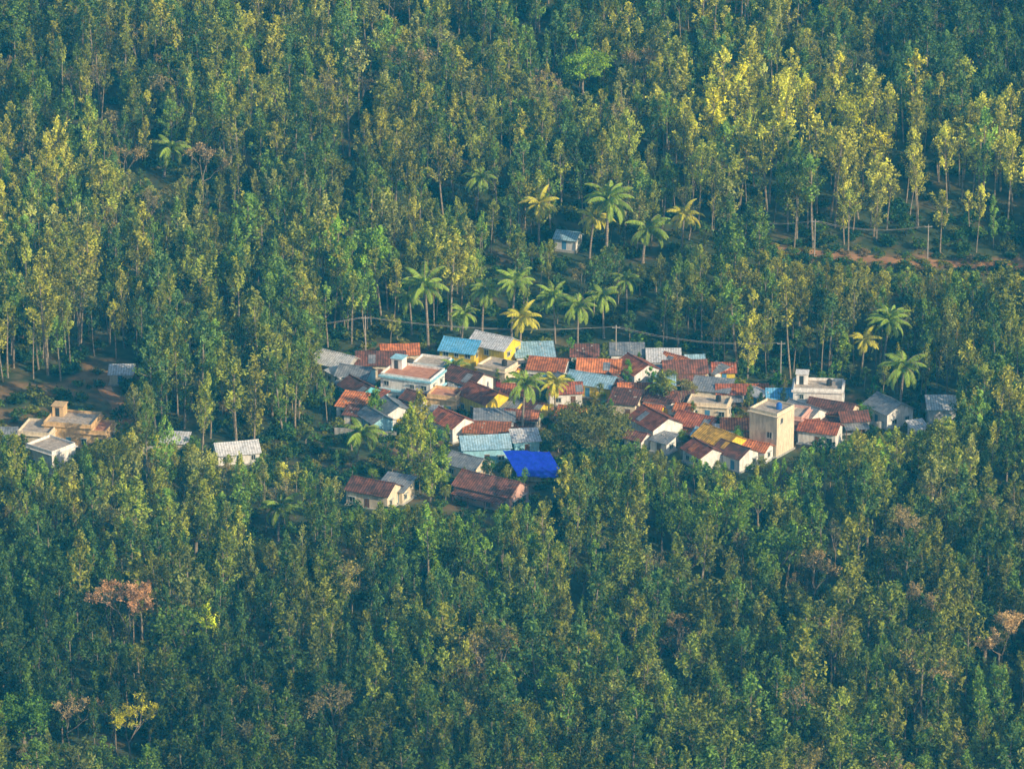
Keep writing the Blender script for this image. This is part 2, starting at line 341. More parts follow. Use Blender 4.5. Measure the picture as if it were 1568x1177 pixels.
def house(u,v,L,D,H,roof,rc,wc,yaw,storeys=1,name="village_house",ver=None,tank=None,pitch=0.5,band=None,head=False,skip=0.3,sc=1.0):
    L*=1.04*sc; D*=1.02*sc
    x,y=ray(u,v,H*0.75); z=float(h(x,y)); yaw=math.radians(yaw)
    e=bpy.data.objects.new(name,None); scn.collection.objects.link(e); e.location=(x,y,z-0.05+random.uniform(0,0.02)); e.rotation_euler=(0,0,yaw); e.empty_display_size=1
    hpos.append((x,y,max(L,D)/2+0.5))
    wm=W[wc]; rm=Rm[rc]; b=MB()
    if roof=='gable':
        rh=D/2*pitch
        b.add([(-L/2,-D/2,-1),(L/2,-D/2,-1),(L/2,D/2,-1),(-L/2,D/2,-1),(-L/2,-D/2,H),(L/2,-D/2,H),(L/2,D/2,H),(-L/2,D/2,H),(-L/2,0,H+rh),(L/2,0,H+rh)],
              [(0,3,2,1),(0,1,5,4),(2,3,7,6),(1,2,6,9,5),(3,0,4,8,7),(4,5,9,8),(6,7,8,9)])
        r=MB(); ov=0.5; ey=D/2+ov; ez=H-ov*pitch+0.14; lx=L/2+0.35; zt=H+rh+0.14
        nb=4; xs=np.linspace(-lx,lx,nb+1); sg=[0]+[-random.uniform(0,0.10) for _ in range(nb-1)]+[0]
        for i in range(nb):
            a,c=xs[i],xs[i+1]; s0,s1=sg[i],sg[i+1]
            slab(r,[(a,-ey,ez+s0*.6),(c,-ey,ez+s1*.6),(c,0,zt+s1),(a,0,zt+s0)],0.1); slab(r,[(c,ey,ez+s1*.6),(a,ey,ez+s0*.6),(a,0,zt+s0),(c,0,zt+s1)],0.1)
            r.tube([(a,0,zt+s0+.02),(c,0,zt+s1+.02)],[0.14,0.14],6)
        if rc in('red','brown','orange') and random.random()<0.5:
            q=random.choice([-0.25,0.1,0.3])*L; t0,t1=0.15,0.75
            P=lambda xx,t:(xx,-ey+ey*t,ez+(zt-ez)*t+0.05)
            slab(r,[P(q,t0),P(q+1.4,t0),P(q+1.4,t1),P(q,t1)],0.04,1)
        obj("roof",r.mesh("roof",[rm,random.choice([Rm['grey'],Rm['orange'],Rm['brown']])]),e)
        if ver is None: ver=random.random()<0.35
        if ver:
            vb=MB(); z0=H-0.35; slab(vb,[(-L/2*.9,-D/2-2.0,z0-0.75),(L/2*.9,-D/2-2.0,z0-0.75),(L/2*.9,-D/2-0.02,z0-.2),(-L/2*.9,-D/2-0.02,z0-.2)],0.08,0)
            for q in (-0.85,-0.3,0.3,0.85): vb.box(q*L/2-0.07,q*L/2+0.07,-D/2-1.9,-D/2-1.76,-0.8,z0-0.8,1)
            obj("verandah",vb.mesh("verandah",[random.choice([rm,Rm['grey'],Rm['brown']]),WOOD]),e)
    elif roof=='shed':
        rise=D*0.22
        b.add([(-L/2,-D/2,-1),(L/2,-D/2,-1),(L/2,D/2,-1),(-L/2,D/2,-1),(-L/2,-D/2,H),(L/2,-D/2,H),(L/2,D/2,H+rise),(-L/2,D/2,H+rise)],
              [(0,3,2,1),(4,5,6,7),(0,1,5,4),(1,2,6,5),(2,3,7,6),(3,0,4,7)])
        r=MB(); o=0.4; sl=0.22; nb=3; xs=np.linspace(-L/2-o,L/2+o,nb+1)
        for i in range(nb):
            dz=0.13+0.02*(i%2); slab(r,[(xs[i],-D/2-o,H-o*sl+dz),(xs[i+1]+0.05,-D/2-o,H-o*sl+dz),(xs[i+1]+0.05,D/2+o,H+rise+o*sl+dz),(xs[i],D/2+o,H+rise+o*sl+dz)],0.06)
        for _ in range(4):
            qx=random.uniform(-L/2,L/2)*.8; qy=random.uniform(-D/2,D/2)*.8; zz=H+rise*(qy+D/2)/D+0.2; r.box(qx,qx+0.3,qy,qy+0.2,zz-0.06,zz+0.1,1)
        obj("roof",r.mesh("roof",[rm,W['grey']]),e)
    else:
        b.box(-L/2,L/2,-D/2,D/2,-1,H)
        p=0.55
        for (x0,x1,y0,y1) in ((-L/2,L/2,-D/2,-D/2+.15),(-L/2,L/2,D/2-.15,D/2),(-L/2,-L/2+.15,-D/2+.15,D/2-.15),(L/2-.15,L/2,-D/2+.15,D/2-.15)): b.box(x0,x1,y0,y1,H+0.001,H+p)
        r=MB(); r.box(-L/2+.15,L/2-.15,-D/2+.15,D/2-.15,H-0.1,H+0.06,0)
        for z_ in [H-0.25]+([H/storeys*k-0.1 for k in range(1,storeys)] if skip<0.5 else []): 
            for (x0,x1,y0,y1) in ((-L/2-.35,L/2+.35,-D/2-.35,-D/2+.02),(-L/2-.35,L/2+.35,D/2-.02,D/2+.35),(-L/2-.35,-L/2+.02,-D/2+.02,D/2-.02),(L/2-.02,L/2+.35,-D/2+.02,D/2-.02)): r.box(x0,x1,y0,y1,z_,z_+0.13+(0.25 if band else 0),1)
        if head: r.box(-L/2+.4,-L/2+2.6,D/2-2.8,D/2-.4,H+0.05,H+2.1,2); r.box(-L/2+.2,-L/2+2.8,D/2-3.0,D/2-.2,H+2.1,H+2.22,1); r.box(-L/2+1,-L/2+1.8,D/2-2.84,D/2-2.79,H+0.1,H+1.8,3)
        obj("roof",r.mesh("roof",[rm,W[band] if band else wm,wm,DARK]),e)
    if tank:
        t=MB(); zt=H+0.1+(D*0.15 if roof!='flat' else 0); tx,ty=L*0.22,0.3
        t.tube([(tx,ty,zt),(tx,ty,zt+1.0),(tx,ty,zt+1.2),(tx,ty,zt+1.3)],[0.55,0.55,0.35,0.2],12); obj("water_tank",t.mesh("water_tank",[TANKB if tank=='blue' else TANK]),e)
    pl=MB(); 
    for (x0,x1,y0,y1) in ((-L/2-.25,L/2+.25,-D/2-.25,-D/2+.05),(-L/2-.25,L/2+.25,D/2-.05,D/2+.25),(-L/2-.25,-L/2+.05,-D/2+.05,D/2-.05),(L/2-.05,L/2+.25,-D/2+.05,D/2-.05)): pl.box(x0,x1,y0,y1,-1,0.3)
    obj("plinth",pl.mesh("plinth",[W['grey']]),e)
    obj("walls",b.mesh("walls",[wm]),e); openings(L,D,H,storeys,e,skip=skip); return e
HS=[ # u,v,L,D,H,roof,rc,wc,yaw
(516,557,8,6,3,'gable','white','grey',-35),(583,555,9,6,3,'gable','brown','cream',0),(612,541,7,4.5,3,'gable','orange','cream',5),
(662,560,6,5,3.2,'flat','conc','white',-20,1,{'band':'teal'}),(708,538,7,6,4.2,'gable','blue','yellow',-20,2,{'ver':False}),(757,533,8,6,5.2,'gable','white','yellow',-32,2,{'ver':False}),
(762,566,6,5,3.8,'flat','conc','cream',-30,1,{'tank':'black'}),(818,545,7,5,3,'shed','lblue','white',5),(840,564,7,5.5,3,'gable','orange','white',-14),
(918,566,8,5.5,3,'gable','orange','cream',-6),(908,587,9,5,2.8,'gable','lblue','yellow',-25,1,{'ver':False}),(895,545,5,4,2.6,'shed','brown','white',0),(960,543,6,4,2.8,'shed','grey','white',0),
(977,567,7,6,3.2,'gable','red','white',-60,1,{'ver':False}),(1016,553,6,4.5,2.7,'shed','white','white',0),(1048,568,8,5.5,3,'gable','brown','brick',4),(1090,598,7,4.5,2.8,'shed','grey','cream',-15),
(632,581,10,7,5.6,'flat','terr','white',-22,2,{'band':'blue','tank':None,'head':True}),(552,598,7,5,3,'gable','brown','teal',-55),(601,628,6,4.5,3,'gable','grey','white',-65,1,{'ver':False}),
(546,622,6,5,2.6,'shed','orange','white',-20),(682,609,5.5,5,3.6,'flat','terr','brick',-18),(716,583,7.5,6,3.2,'gable','brown','white',-40),(741,611,8,6,3.8,'gable','red','yellow',-50,1,{'ver':False}),
(692,648,7,5.5,3.2,'gable','red','white',-50,1,{'ver':False}),(757,644,7,4,2.6,'shed','grey','white',0),(745,662,8,3.5,2.3,'shed','orange','cream',-5),(742,684,8.5,5.5,3.4,'gable','lblue','blue',8,1,{'ver':False}),
(804,675,4.5,4,2.6,'shed','white','blue',10),(716,712,6.5,5,2.8,'gable','grey','cream',-35),(752,748,11.5,6.5,3.2,'gable','brown','pink',-32,1,{'ver':True}),
(572,752,8,5.5,3.2,'gable','brown','cream',-25,1,{'ver':False}),(606,748,5,5,2.6,'shed','grey','cream',-25),(1004,650,8,6.5,3.9,'gable','red','white',-58,1,{'ver':False}),(957,617,5,5,3,'shed','brown','cream',-15),
(972,601,6,4.5,2.8,'gable','orange','cream',0),(1086,620,7.5,4.5,3,'flat','conc','cream',-12,1,{'tank':'black'}),(1066,650,7,5.5,3,'gable','red','pink',-30),(1103,676,8,6,3.5,'gable','ochre','yellow',-48,1,{'ver':False}),
(1132,655,6.5,4.5,3,'gable','orange','white',0),(1077,694,6,5,2.9,'gable','red','white',-60,1,{'ver':False}),(1126,695,6.5,5,2.9,'gable','brown','white',-45,1,{'ver':False}),(1182,641,5.8,6,8.4,'flat','conc','cream',-35,3,{'tank':'blue','skip':0.72}),
(1214,640,5,6,4.4,'flat','conc','pink',-20,1,{'skip':.6}),(1253,600,9,6,5.2,'flat','conc','white',-6,2,{'head':True,'tank':'black','band':'white'}),(1232,634,7,5,3,'gable','grey','white',-45),(1274,630,8.5,5.5,3,'gable','brown','cream',-25),
(1256,660,7,4.5,3,'gable','red','white',-20),(1361,627,7,6,3.2,'gable','grey','white',-58,1,{'ver':False}),(1306,643,5,4,2.8,'gable','brown','grey',10),(1441,626,5,4.5,3,'shed','white','white',0),(1405,657,2.6,3,2.1,'shed','white','white',20),
(186,573,4.2,3.2,2.3,'shed','white','cream',0),(112,650,9,7,4.4,'flat','conc','brick',-12,1,{'head':True}),(145,660,6,6,3.2,'flat','terr','brick',-12),(60,662,6,7,3.6,'flat','conc','cream',-12),(78,690,6.5,6,4.2,'flat','conc','white',-40,1),
(5,670,5,5,3,'gable','grey','white',0),(362,691,7.5,5,2.4,'gable','white','white',14),(268,677,4.5,3.5,2.0,'shed','white','cream',-8),(870,366,4.5,4,2.6,'gable','lblue','white',-20),
(1118,601,5,4,2.6,'gable','red','grey',0),(940,590,5.5,4,2.6,'gable','brown','cream',-70),(655,640,5,4,2.6,'shed','grey','blue',0),(1035,556,5,4,2.6,'gable','orange','cream',-40),
(800,640,6,4,2.6,'gable','brown','cream',-10),(640,613,5,4,2.6,'gable','brown','white',-40),(877,636,5,4,2.8,'gable','orange','yellow',-20),(1160,688,4.5,3.5,2.5,'gable','orange','white',-30),(1195,608,5,4,2.6,'gable','blue','grey',0),
(545,575,6,5,2.8,'gable','grey','blue',-20),(790,602,5,4.5,2.8,'gable','red','white',-10),(865,600,6,4.5,2.8,'gable','red','white',5),(575,642,6,4,2.6,'gable','grey','blue',-60),(1040,612,5,4,2.6,'gable','brown','white',10),(1010,615,5,4,2.6,'shed','brown','white',-20),(1235,655,4.5,3.5,2.6,'gable','orange','cream',15)]
for hh in HS:
    kw=hh[10] if len(hh)>10 else {}; house(*hh[:9],storeys=(hh[9] if len(hh)>9 else 1),**kw)
def near_house(x,y,f=1.0): return any((x-a)**2+(y-b)**2<(r*f)**2 for a,b,r in hpos)
n=0
for _ in range(1200):
    u=random.uniform(520,1180); v=random.uniform(548,700); x,y=ray(u,v,2)
    if not inside(MAIN,u,v) or near_house(x,y,0.68) or (u<640 and v>640) or (850<u<960 and v>600): continue
    house(u,v,random.uniform(3.0,4.8),random.uniform(2.6,3.6),random.uniform(2.1,2.6),random.choice(['gable','shed']),random.choice(['brown','red','grey','orange','grey','white','lblue']),random.choice(['white','cream','white','blue','yellow']),random.choice([-55,-20,0,-35,5]),ver=False); n+=1
    if n>=22: break
def tarp_shelter(u,v):
    x,y=ray(u,v,2.6); z=float(h(x,y)); e=bpy.data.objects.new("tarpaulin_shed",None); scn.collection.objects.link(e); e.location=(x,y,z); e.rotation_euler=(0,0,math.radians(-6))
    hpos.append((x,y,5))
    n=14; vs=[];fs=[]
    for j in range(n+1):
        for i in range(n+1):
            a=i/n-.5; c=j/n-.5; vs.append((a*8.8+c*(-3.5),c*6.6,2.7+c*2.3+0.07*math.sin(a*22+c*4)+0.06*math.sin(c*17+a*9)-0.25*(1 if j==0 else 0)))
    for j in range(n):
        for i in range(n): o=j*(n+1)+i; fs.append((o,o+1,o+n+2,o+n+1))
    b=MB(); b.add(vs,fs); m=b.mesh("tarpaulin",[Rm['tarp']]); m.polygons.foreach_set('use_smooth',[True]*len(m.polygons)); obj("tarpaulin",m,e)
    w=MB(); w.box(-3.0,4.2,-2.2,-2.0,-1,1.8,0); w.box(-4.2,-4.0,-2.0,2.4,-1,1.7,0)
    for q in (-3.6,-1.2,1.8,4.3): w.tube([(q+.8,-2.8,-.5),(q+.8,-2.8,1.5)],[0.07,0.07],6,1); w.tube([(q-1,2.8,-.5),(q-1,2.8,3.2)],[0.07,0.07],6,1)
    obj("walls",w.mesh("walls",[W['cream'],WOOD]),e)
tarp_shelter(817,710)
CL=[noisy("cloth_red",(0.55,0.05,0.06),(0.62,0.08,0.08)),noisy("cloth_white",(0.75,0.75,0.78),(0.8,0.8,0.8)),noisy("cloth_blue",(0.05,0.2,0.6),(0.08,0.28,0.7)),noisy("cloth_yellow",(0.75,0.5,0.05),(0.8,0.6,0.1))]
for (u,v,L) in [(648,668,6),(775,600,5),(1030,640,6),(595,655,6),(930,612,5),(1170,668,5)]:
    x,y=ray(u,v); z=float(h(x,y)); b=MB(); b.tube([(-L/2,0,-.3),(-L/2,0,2)],[.04,.04],5,4); b.tube([(L/2,0,-.3),(L/2,0,2)],[.04,.04],5,4); b.tube([(-L/2,0,1.9),(0,0,1.75),(L/2,0,1.9)],[.012]*3,4,4)
    q=-L/2+.3
    while q<L/2-.8:
        w_=random.uniform(.5,1.1); l_=random.uniform(.7,1.3); z1=1.78
        b.add([(q,0,z1),(q+w_,0,z1),(q+w_,.06,z1-l_*.5),(q,.1,z1-l_*.5),(q+w_,-.03,z1-l_),(q,.02,z1-l_)],[(0,1,2,3),(3,2,4,5)],random.randrange(4)); q+=w_+.15
    obj("clothes_line",b.mesh("clothes_line",CL+[WOOD]),loc=(x,y,z),rot=(0,0,random.uniform(-.6,.3)))
for (u,v,L,yw) in [(560,668,12,-.2),(640,700,8,-.5),(1040,672,9,.1),(1180,680,8,-.4),(1330,655,10,0),(240,692,9,.05)]:
    x,y=ray(u,v); z=float(h(x,y)); b=MB()
    for i in range(int(L)): b.box(-L/2+i,-L/2+i+.98,-.12,.12,-.5,1.25+random.uniform(-.08,.08)); b.box(-L/2+i-.04,-L/2+i+.22,-.17,-.121,-.5,1.4)
    obj("compound_wall",b.mesh("compound_wall",[W['grey']]),loc=(x,y,z),rot=(0,0,yw))

# ---------------------------------------------------------------- forest
OL=(0.215,0.255,0.04); GR=(0.115,0.225,0.04); YO=(0.33,0.33,0.05); BR=(0.33,0.25,0.12); DG=(0.055,0.14,0.05); LG=(0.18,0.33,0.035); GY=(0.24,0.26,0.085); YL=(0.47,0.45,0.03)
zones=[
 (1320,180,85,YL,0.75),(1240,190,60,LG,0.6),(1140,190,80,YL,0.5),(1400,260,140,YO,0.75),(200,60,60,YO,0.6),(50,270,80,YO,0.6),(1400,420,170,YO,0.5),(1200,230,170,YO,.6),(1500,330,120,YO,.6),
 (560,430,45,LG,0.8),(1200,470,130,YO,0.6),(110,490,90,YO,0.5),(600,820,90,LG,0.6),(740,870,120,LG,0.4),(1480,90,170,DG,0.9),(60,920,150,DG,0.8),(80,1000,170,DG,.7),  # DG zones, upper right and lower left: shaded forest painted into the tint
 (1200,780,200,LG,0.3),(1300,900,200,YO,0.35),(400,600,110,OL,0.4),(1450,1000,150,YO,0.35),(880,460,110,DG,0.8),(640,200,150,YO,0.35),(850,20,170,DG,0.5),(1050,720,150,LG,0.4),(250,500,120,DG,0.3),(1100,290,120,OL,0.5),(700,300,120,OL,0.4),(400,1050,200,DG,.35),(800,1080,250,DG,.25)]  # DG zone behind the village: shade of the tree gap put into the tint
def mixc(a,b,t): return tuple(a[i]*(1-t)+b[i]*t for i in range(3))
def tint_at(x,y,u,v):
    n=math.sin(x/17+2*math.sin(y/29))+math.sin(y/21+x/37+1.3)
    c=random.choices([OL,GR,YO,GY,DG],[4.2,2.6+max(0,-n)*2,1.4+max(0,n)*1.6,1.5,1.4+max(0,-n)])[0]
    for (zu,zv,zr,zc,zs) in zones:
        d=math.hypot(u-zu,(v-zv)*1.6)/zr
        if d<1.3 and random.random()<zs*min(1,1.5*(1.3-d)): c=zc
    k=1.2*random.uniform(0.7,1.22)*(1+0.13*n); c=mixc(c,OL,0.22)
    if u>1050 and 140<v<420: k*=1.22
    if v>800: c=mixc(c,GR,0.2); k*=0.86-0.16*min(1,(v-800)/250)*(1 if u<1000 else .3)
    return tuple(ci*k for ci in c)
pts=[];var=[];rot=[];scl=[];tin=[]
def put(px,py,z,k,w,s,c):
    pts.append((px,py,z-0.1)); var.append(k); rot.append((random.gauss(0,0.035),random.gauss(0,0.035),random.uniform(0,6.28))); scl.append((w,w,s)); tin.append(tuple(c)+(1,))
sp=4.15
y=-222.0
while y<240:
    x=-165.0
    while x<165:
        px=x+random.uniform(-1.8,1.8); py=y+random.uniform(-1.8,1.8); x+=sp
        if abs(px)>93+0.2*(py+240)+14: continue
        z=float(h(px,py)); u,v=project(px,py,z)
        nz=math.sin(px/9+3*math.sin(py/14))*math.sin(py/11+1)
        trunky=(u>1060 and 215<v<395)
        if random.random()<0.12+0.16*nz+(0.2 if trunky else 0)+(0.08 if v<450 else 0): continue
        if math.hypot(u-860,(v-510)*2)<150 and random.random()<0.76: continue
        if blocked(u,v): continue
        edge=any(blocked(u+dx,v+dy) for dx in(-20,0,20) for dy in (16,34,52))
        r=random.random()
        if (edge and v<600 and r<0.7) or (trunky and r<.7): k=random.randrange(*K_HI)
        elif r<0.08: k=random.randrange(*K_LF)
        elif r<0.14: k=random.randrange(*K_BR)
        elif r<0.26: k=random.randrange(*K_SP)
        elif r<(0.42 if v<450 else 0.3): k=random.randrange(*K_HI)
        else: k=random.randrange(*K_OAK)
        s=max(0.5,min(1.4,random.gauss(0.95,0.2)))*(1.1 if trunky else 1)
        H=14.5*s; top=None
        for i in range(1,11):
            zz=z+H*i/10+0.3
            uu,vv=project(px,py,zz)
            for du in (-10,0,10):
                if blocked(uu+du,vv): top=H*i/10; break
            for (ku,kv,kr,ky) in keep:
                if py<ky+1 and (uu-ku)**2+(vv-kv)**2<(kr+7)**2: top=top or H*i/10
            if top: break
        if top:
            ns=(top-0.9)/14.5
            if ns<0.2: continue
            s=ns
        w=max(s,0.6)*random.uniform(0.72,1.2)
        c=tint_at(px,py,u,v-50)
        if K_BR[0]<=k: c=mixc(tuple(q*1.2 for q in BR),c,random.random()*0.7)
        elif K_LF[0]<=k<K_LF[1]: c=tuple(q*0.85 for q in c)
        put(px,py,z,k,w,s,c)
    y+=sp*0.95
n=0
for _ in range(1800):
    u=random.uniform(400,1420); v=random.uniform(545,780)
    if not inside(MAIN,u,v): continue
    px,py=ray(u,v)
    if near_house(px,py,0.8): continue
    z=float(h(px,py)); s=random.uniform(0.18,0.40); k=random.choice([random.randrange(*K_LF),random.randrange(*K_LF),random.randrange(*K_OAK)])
    if k<10: s*=1.2
    put(px,py,z,k,s*1.15,s,tuple(q*random.uniform(.8,1.3) for q in random.choice([GR,OL,LG,DG]))); n+=1
    hpos.append((px,py,1.5))
    if n>90: break
print("TREES",len(pts))
def scatter(name,pts,var,rot,scl,tin,coll):
    me=bpy.data.meshes.new(name); me.from_pydata(pts,[],[])
    a=me.attributes.new('variant','INT','POINT'); a.data.foreach_set('value',np.array(var,dtype=np.int32))
    a=me.attributes.new('rot','FLOAT_VECTOR','POINT'); a.data.foreach_set('vector',np.array(rot,dtype=np.float32).ravel())
    a=me.attributes.new('scl','FLOAT_VECTOR','POINT'); a.data.foreach_set('vector',np.array(scl,dtype=np.float32).ravel())
    a=me.attributes.new('tint','FLOAT_COLOR','POINT'); a.data.foreach_set('color',np.array(tin,dtype=np.float32).ravel())
    o=obj(name,me)
    ng=bpy.data.node_groups.new(name+"_scatter",'GeometryNodeTree')
    ng.interface.new_socket('Geometry',in_out='INPUT',socket_type='NodeSocketGeometry'); ng.interface.new_socket('Geometry',in_out='OUTPUT',socket_type='NodeSocketGeometry')
    gi=ng.nodes.new('NodeGroupInput'); go=ng.nodes.new('NodeGroupOutput'); ip=ng.nodes.new('GeometryNodeInstanceOnPoints')
    ci=ng.nodes.new('GeometryNodeCollectionInfo'); ci.inputs['Collection'].default_value=coll; ci.inputs['Separate Children'].default_value=True; ci.inputs['Reset Children'].default_value=True
    def na(nm,dt):
        q=ng.nodes.new('GeometryNodeInputNamedAttribute'); q.data_type=dt; q.inputs['Name'].default_value=nm
        return [s for s in q.outputs if s.enabled and s.name=='Attribute'][0]
    er=ng.nodes.new('FunctionNodeEulerToRotation')
    L=ng.links.new
    L(gi.outputs[0],ip.inputs['Points']); L(ci.outputs[0],ip.inputs['Instance']); ip.inputs['Pick Instance'].default_value=True
    L(na('variant','INT'),ip.inputs['Instance Index']); L(na('rot','FLOAT_VECTOR'),er.inputs[0]); L(er.outputs[0],ip.inputs['Rotation']); L(na('scl','FLOAT_VECTOR'),ip.inputs['Scale'])
    L(ip.outputs[0],go.inputs[0])
    md=o.modifiers.new('scatter','NODES'); md.node_group=ng
    return o
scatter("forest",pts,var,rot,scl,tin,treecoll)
# ---------------------------------------------------------------- undergrowth
pts=[];var=[];rot=[];scl=[];tin=[]
for _ in range(5500):
    px=random.uniform(-140,140); py=random.uniform(-200,230)
    if abs(px)>95+0.2*(py+240): continue
    z=float(h(px,py)); u,v=project(px,py,z); bl=blocked(u,v)
    if bl and random.random()<(0.75 if inside(PATH,u,v) or inside(ROAD,u,v) else 0.2): continue
    if near_house(px,py,0.9): continue
    s=random.uniform(0.7,1.5)*(0.6 if bl else 1)
    c=random.choice([DG,GR,DG,OL,(0.06,0.16,0.04),LG if random.random()<.3 else GR]); k=random.uniform(0.5,0.95)
    pts.append((px,py,z)); var.append(random.randrange(4)); rot.append((0,0,random.uniform(0,6.28))); scl.append((s*1.1,s*1.1,s)); tin.append(tuple(q*k for q in c)+(1,))
for _ in range(2600):
    px=random.uniform(-95,95); py=random.uniform(-75,25); z=float(h(px,py)); u,v=project(px,py,z)
    if not (inside(MAIN,u,v) or inside(LEFT,u,v)) or near_house(px,py,0.85) : continue
    s=random.uniform(0.3,0.9); c=random.choice([DG,GR,GR,OL,YO]); k=random.uniform(0.6,1.1)
    pts.append((px,py,z)); var.append(random.randrange(4)); rot.append((0,0,random.uniform(0,6.28))); scl.append((s*1.3,s*1.3,s)); tin.append(tuple(q*k for q in c)+(1,))
for _ in range(170):
    u=random.uniform(1120,1620); v=372+(u-1120)*0.085+random.uniform(-8,22); px,py=ray(u,v); s=random.uniform(.25,.6)
    pts.append((px,py,float(h(px,py)))); var.append(random.randrange(4)); rot.append((0,0,random.uniform(0,6.28))); scl.append((s*1.4,s*1.4,s)); tin.append(tuple(q*.9 for q in random.choice([OL,YO,GR,BR]))+(1,))
scatter("undergrowth",pts,var,rot,scl,tin,shrubcoll)

# ---------------------------------------------------------------- ground
xs=np.concatenate([np.linspace(-2500,-210,24),np.arange(-200,201,2.0),np.linspace(210,2500,24)]); ys=np.concatenate([np.linspace(-1500,-290,20),np.arange(-280,361,2.0),np.linspace(375,3000,30)])
X,Y=np.meshgrid(xs,ys); Z=h(X,Y); nx,ny=len(xs),len(ys)
g=bpy.data.meshes.new("ground"); V=np.stack([X,Y,Z],-1).reshape(-1,3)
I=(np.arange(ny-1)[:,None]*nx+np.arange(nx-1)[None,:]).ravel(); Fq=np.stack([I,I+1,I+nx+1,I+nx],-1)
g.from_pydata(V.tolist(),[],Fq.tolist()); 
soil=np.zeros(len(V),np.float32)
for i,(x,y,z) in enumerate(V):
    if abs(x)<140 and -90<y<190:
        u,v=project(x,y,z)
        if inside(MAIN,u,v): soil[i]=0.5 if not(u<600 and v>640) else 0.1
        elif inside(ROAD,u,v): soil[i]=0.8
        elif inside(LEFT,u,v) or inside(PATH,u,v): soil[i]=0.55
a=g.attributes.new('soil','FLOAT','POINT'); a.data.foreach_set('value',soil)
g.polygons.foreach_set('use_smooth',[True]*len(g.polygons))
m,nt,ns,lk=newmat("ground_soil_and_grass"); out=N(nt,'ShaderNodeOutputMaterial'); bs=N(nt,'ShaderNodeBsdfPrincipled'); bs.inputs['Roughness'].default_value=0.95
tc=N(nt,'ShaderNodeTexCoord'); n1=N(nt,'ShaderNodeTexNoise'); n1.inputs['Scale'].default_value=0.35; n1.inputs['Detail'].default_value=8; lk.new(tc.outputs['Object'],n1.inputs['Vector'])
def ramp(c1,c2,s,p=(0.35,0.65)):
    r=N(nt,'ShaderNodeValToRGB'); r.color_ramp.elements[0].color=(*c1,1); r.color_ramp.elements[1].color=(*c2,1); r.color_ramp.elements[0].position=p[0]; r.color_ramp.elements[1].position=p[1]; lk.new(s,r.inputs[0]); return r.outputs[0]
gr=ramp((0.02,0.045,0.015),(0.07,0.10,0.03),n1.outputs['Fac']); so=ramp((0.18,0.11,0.05),(0.40,0.22,0.10),n1.outputs['Fac'])
at=N(nt,'ShaderNodeAttribute',attribute_name='soil'); ad=N(nt,'ShaderNodeMath',operation='MULTIPLY_ADD'); ad.inputs[1].default_value=1.0
n2=N(nt,'ShaderNodeTexNoise'); n2.inputs['Scale'].default_value=0.15; n2.inputs['Detail'].default_value=6; lk.new(tc.outputs['Object'],n2.inputs['Vector'])
sb=N(nt,'ShaderNodeMapRange'); sb.inputs['From Min'].default_value=0.3; sb.inputs['From Max'].default_value=0.7; sb.inputs['To Min'].default_value=-0.45; sb.inputs['To Max'].default_value=0.35; lk.new(n2.outputs['Fac'],sb.inputs['Value'])
lk.new(at.outputs['Fac'],ad.inputs[0]); lk.new(sb.outputs[0],ad.inputs[2]); ad.use_clamp=True
mx=N(nt,'ShaderNodeMix',data_type='RGBA'); lk.new(ad.outputs[0],mx.inputs['Factor']); lk.new(gr,mx.inputs[6]); lk.new(so,mx.inputs[7]); lk.new(mx.outputs[2],bs.inputs['Base Color']); lk.new(bs.outputs[0],out.inputs['Surface'])
g.materials.append(m); obj("ground",g)
def ribbon(name,pix,width,mat,lift=0.07):
    P=[ray(u,v) for u,v in pix]; Q=[]
    for i in range(len(P)-1):
        L=math.dist(P[i],P[i+1]); n=max(1,int(L/1.5))
        for k in range(n): Q.append((P[i][0]+(P[i+1][0]-P[i][0])*k/n,P[i][1]+(P[i+1][1]-P[i][1])*k/n))
    Q.append(P[-1]); vs=[];fs=[]
    Q=np.array(Q)
    for _ in range(6): Q[1:-1]=(Q[:-2]+Q[1:-1]*2+Q[2:])/4
    for i in range(len(Q)):
        d=Q[min(i+1,len(Q)-1)]-Q[max(i-1,0)]; d/=np.linalg.norm(d); nn=np.array([-d[1],d[0]])
        for k in range(5):
            p=Q[i]+nn*width*(k/4-.5)*(1+0.08*math.sin(i*0.9+k)); vs.append((p[0],p[1],float(h(p[0],p[1]))+lift))
    for i in range(len(Q)-1):
        for k in range(4): o=i*5+k; fs.append((o,o+5,o+6,o+1))
    b=MB(); b.add(vs,fs); obj(name,b.mesh(name,[mat]))
DIRT=noisy("laterite_dirt",(0.26,0.13,0.06),(0.46,0.26,0.12),0.4,0.95,8)
ribbon("dirt_road",[(1120,378),(1200,384),(1290,394),(1400,403),(1520,408),(1660,412)],2.8,DIRT)
ribbon("dirt_path",[(196,650),(178,615),(155,592),(160,572),(200,562)],2.8,DIRT)
ribbon("village_lane",[(540,640),(640,655),(730,635),(850,625),(950,635),(1040,630),(1120,635),(1200,655)],2.4,DIRT)
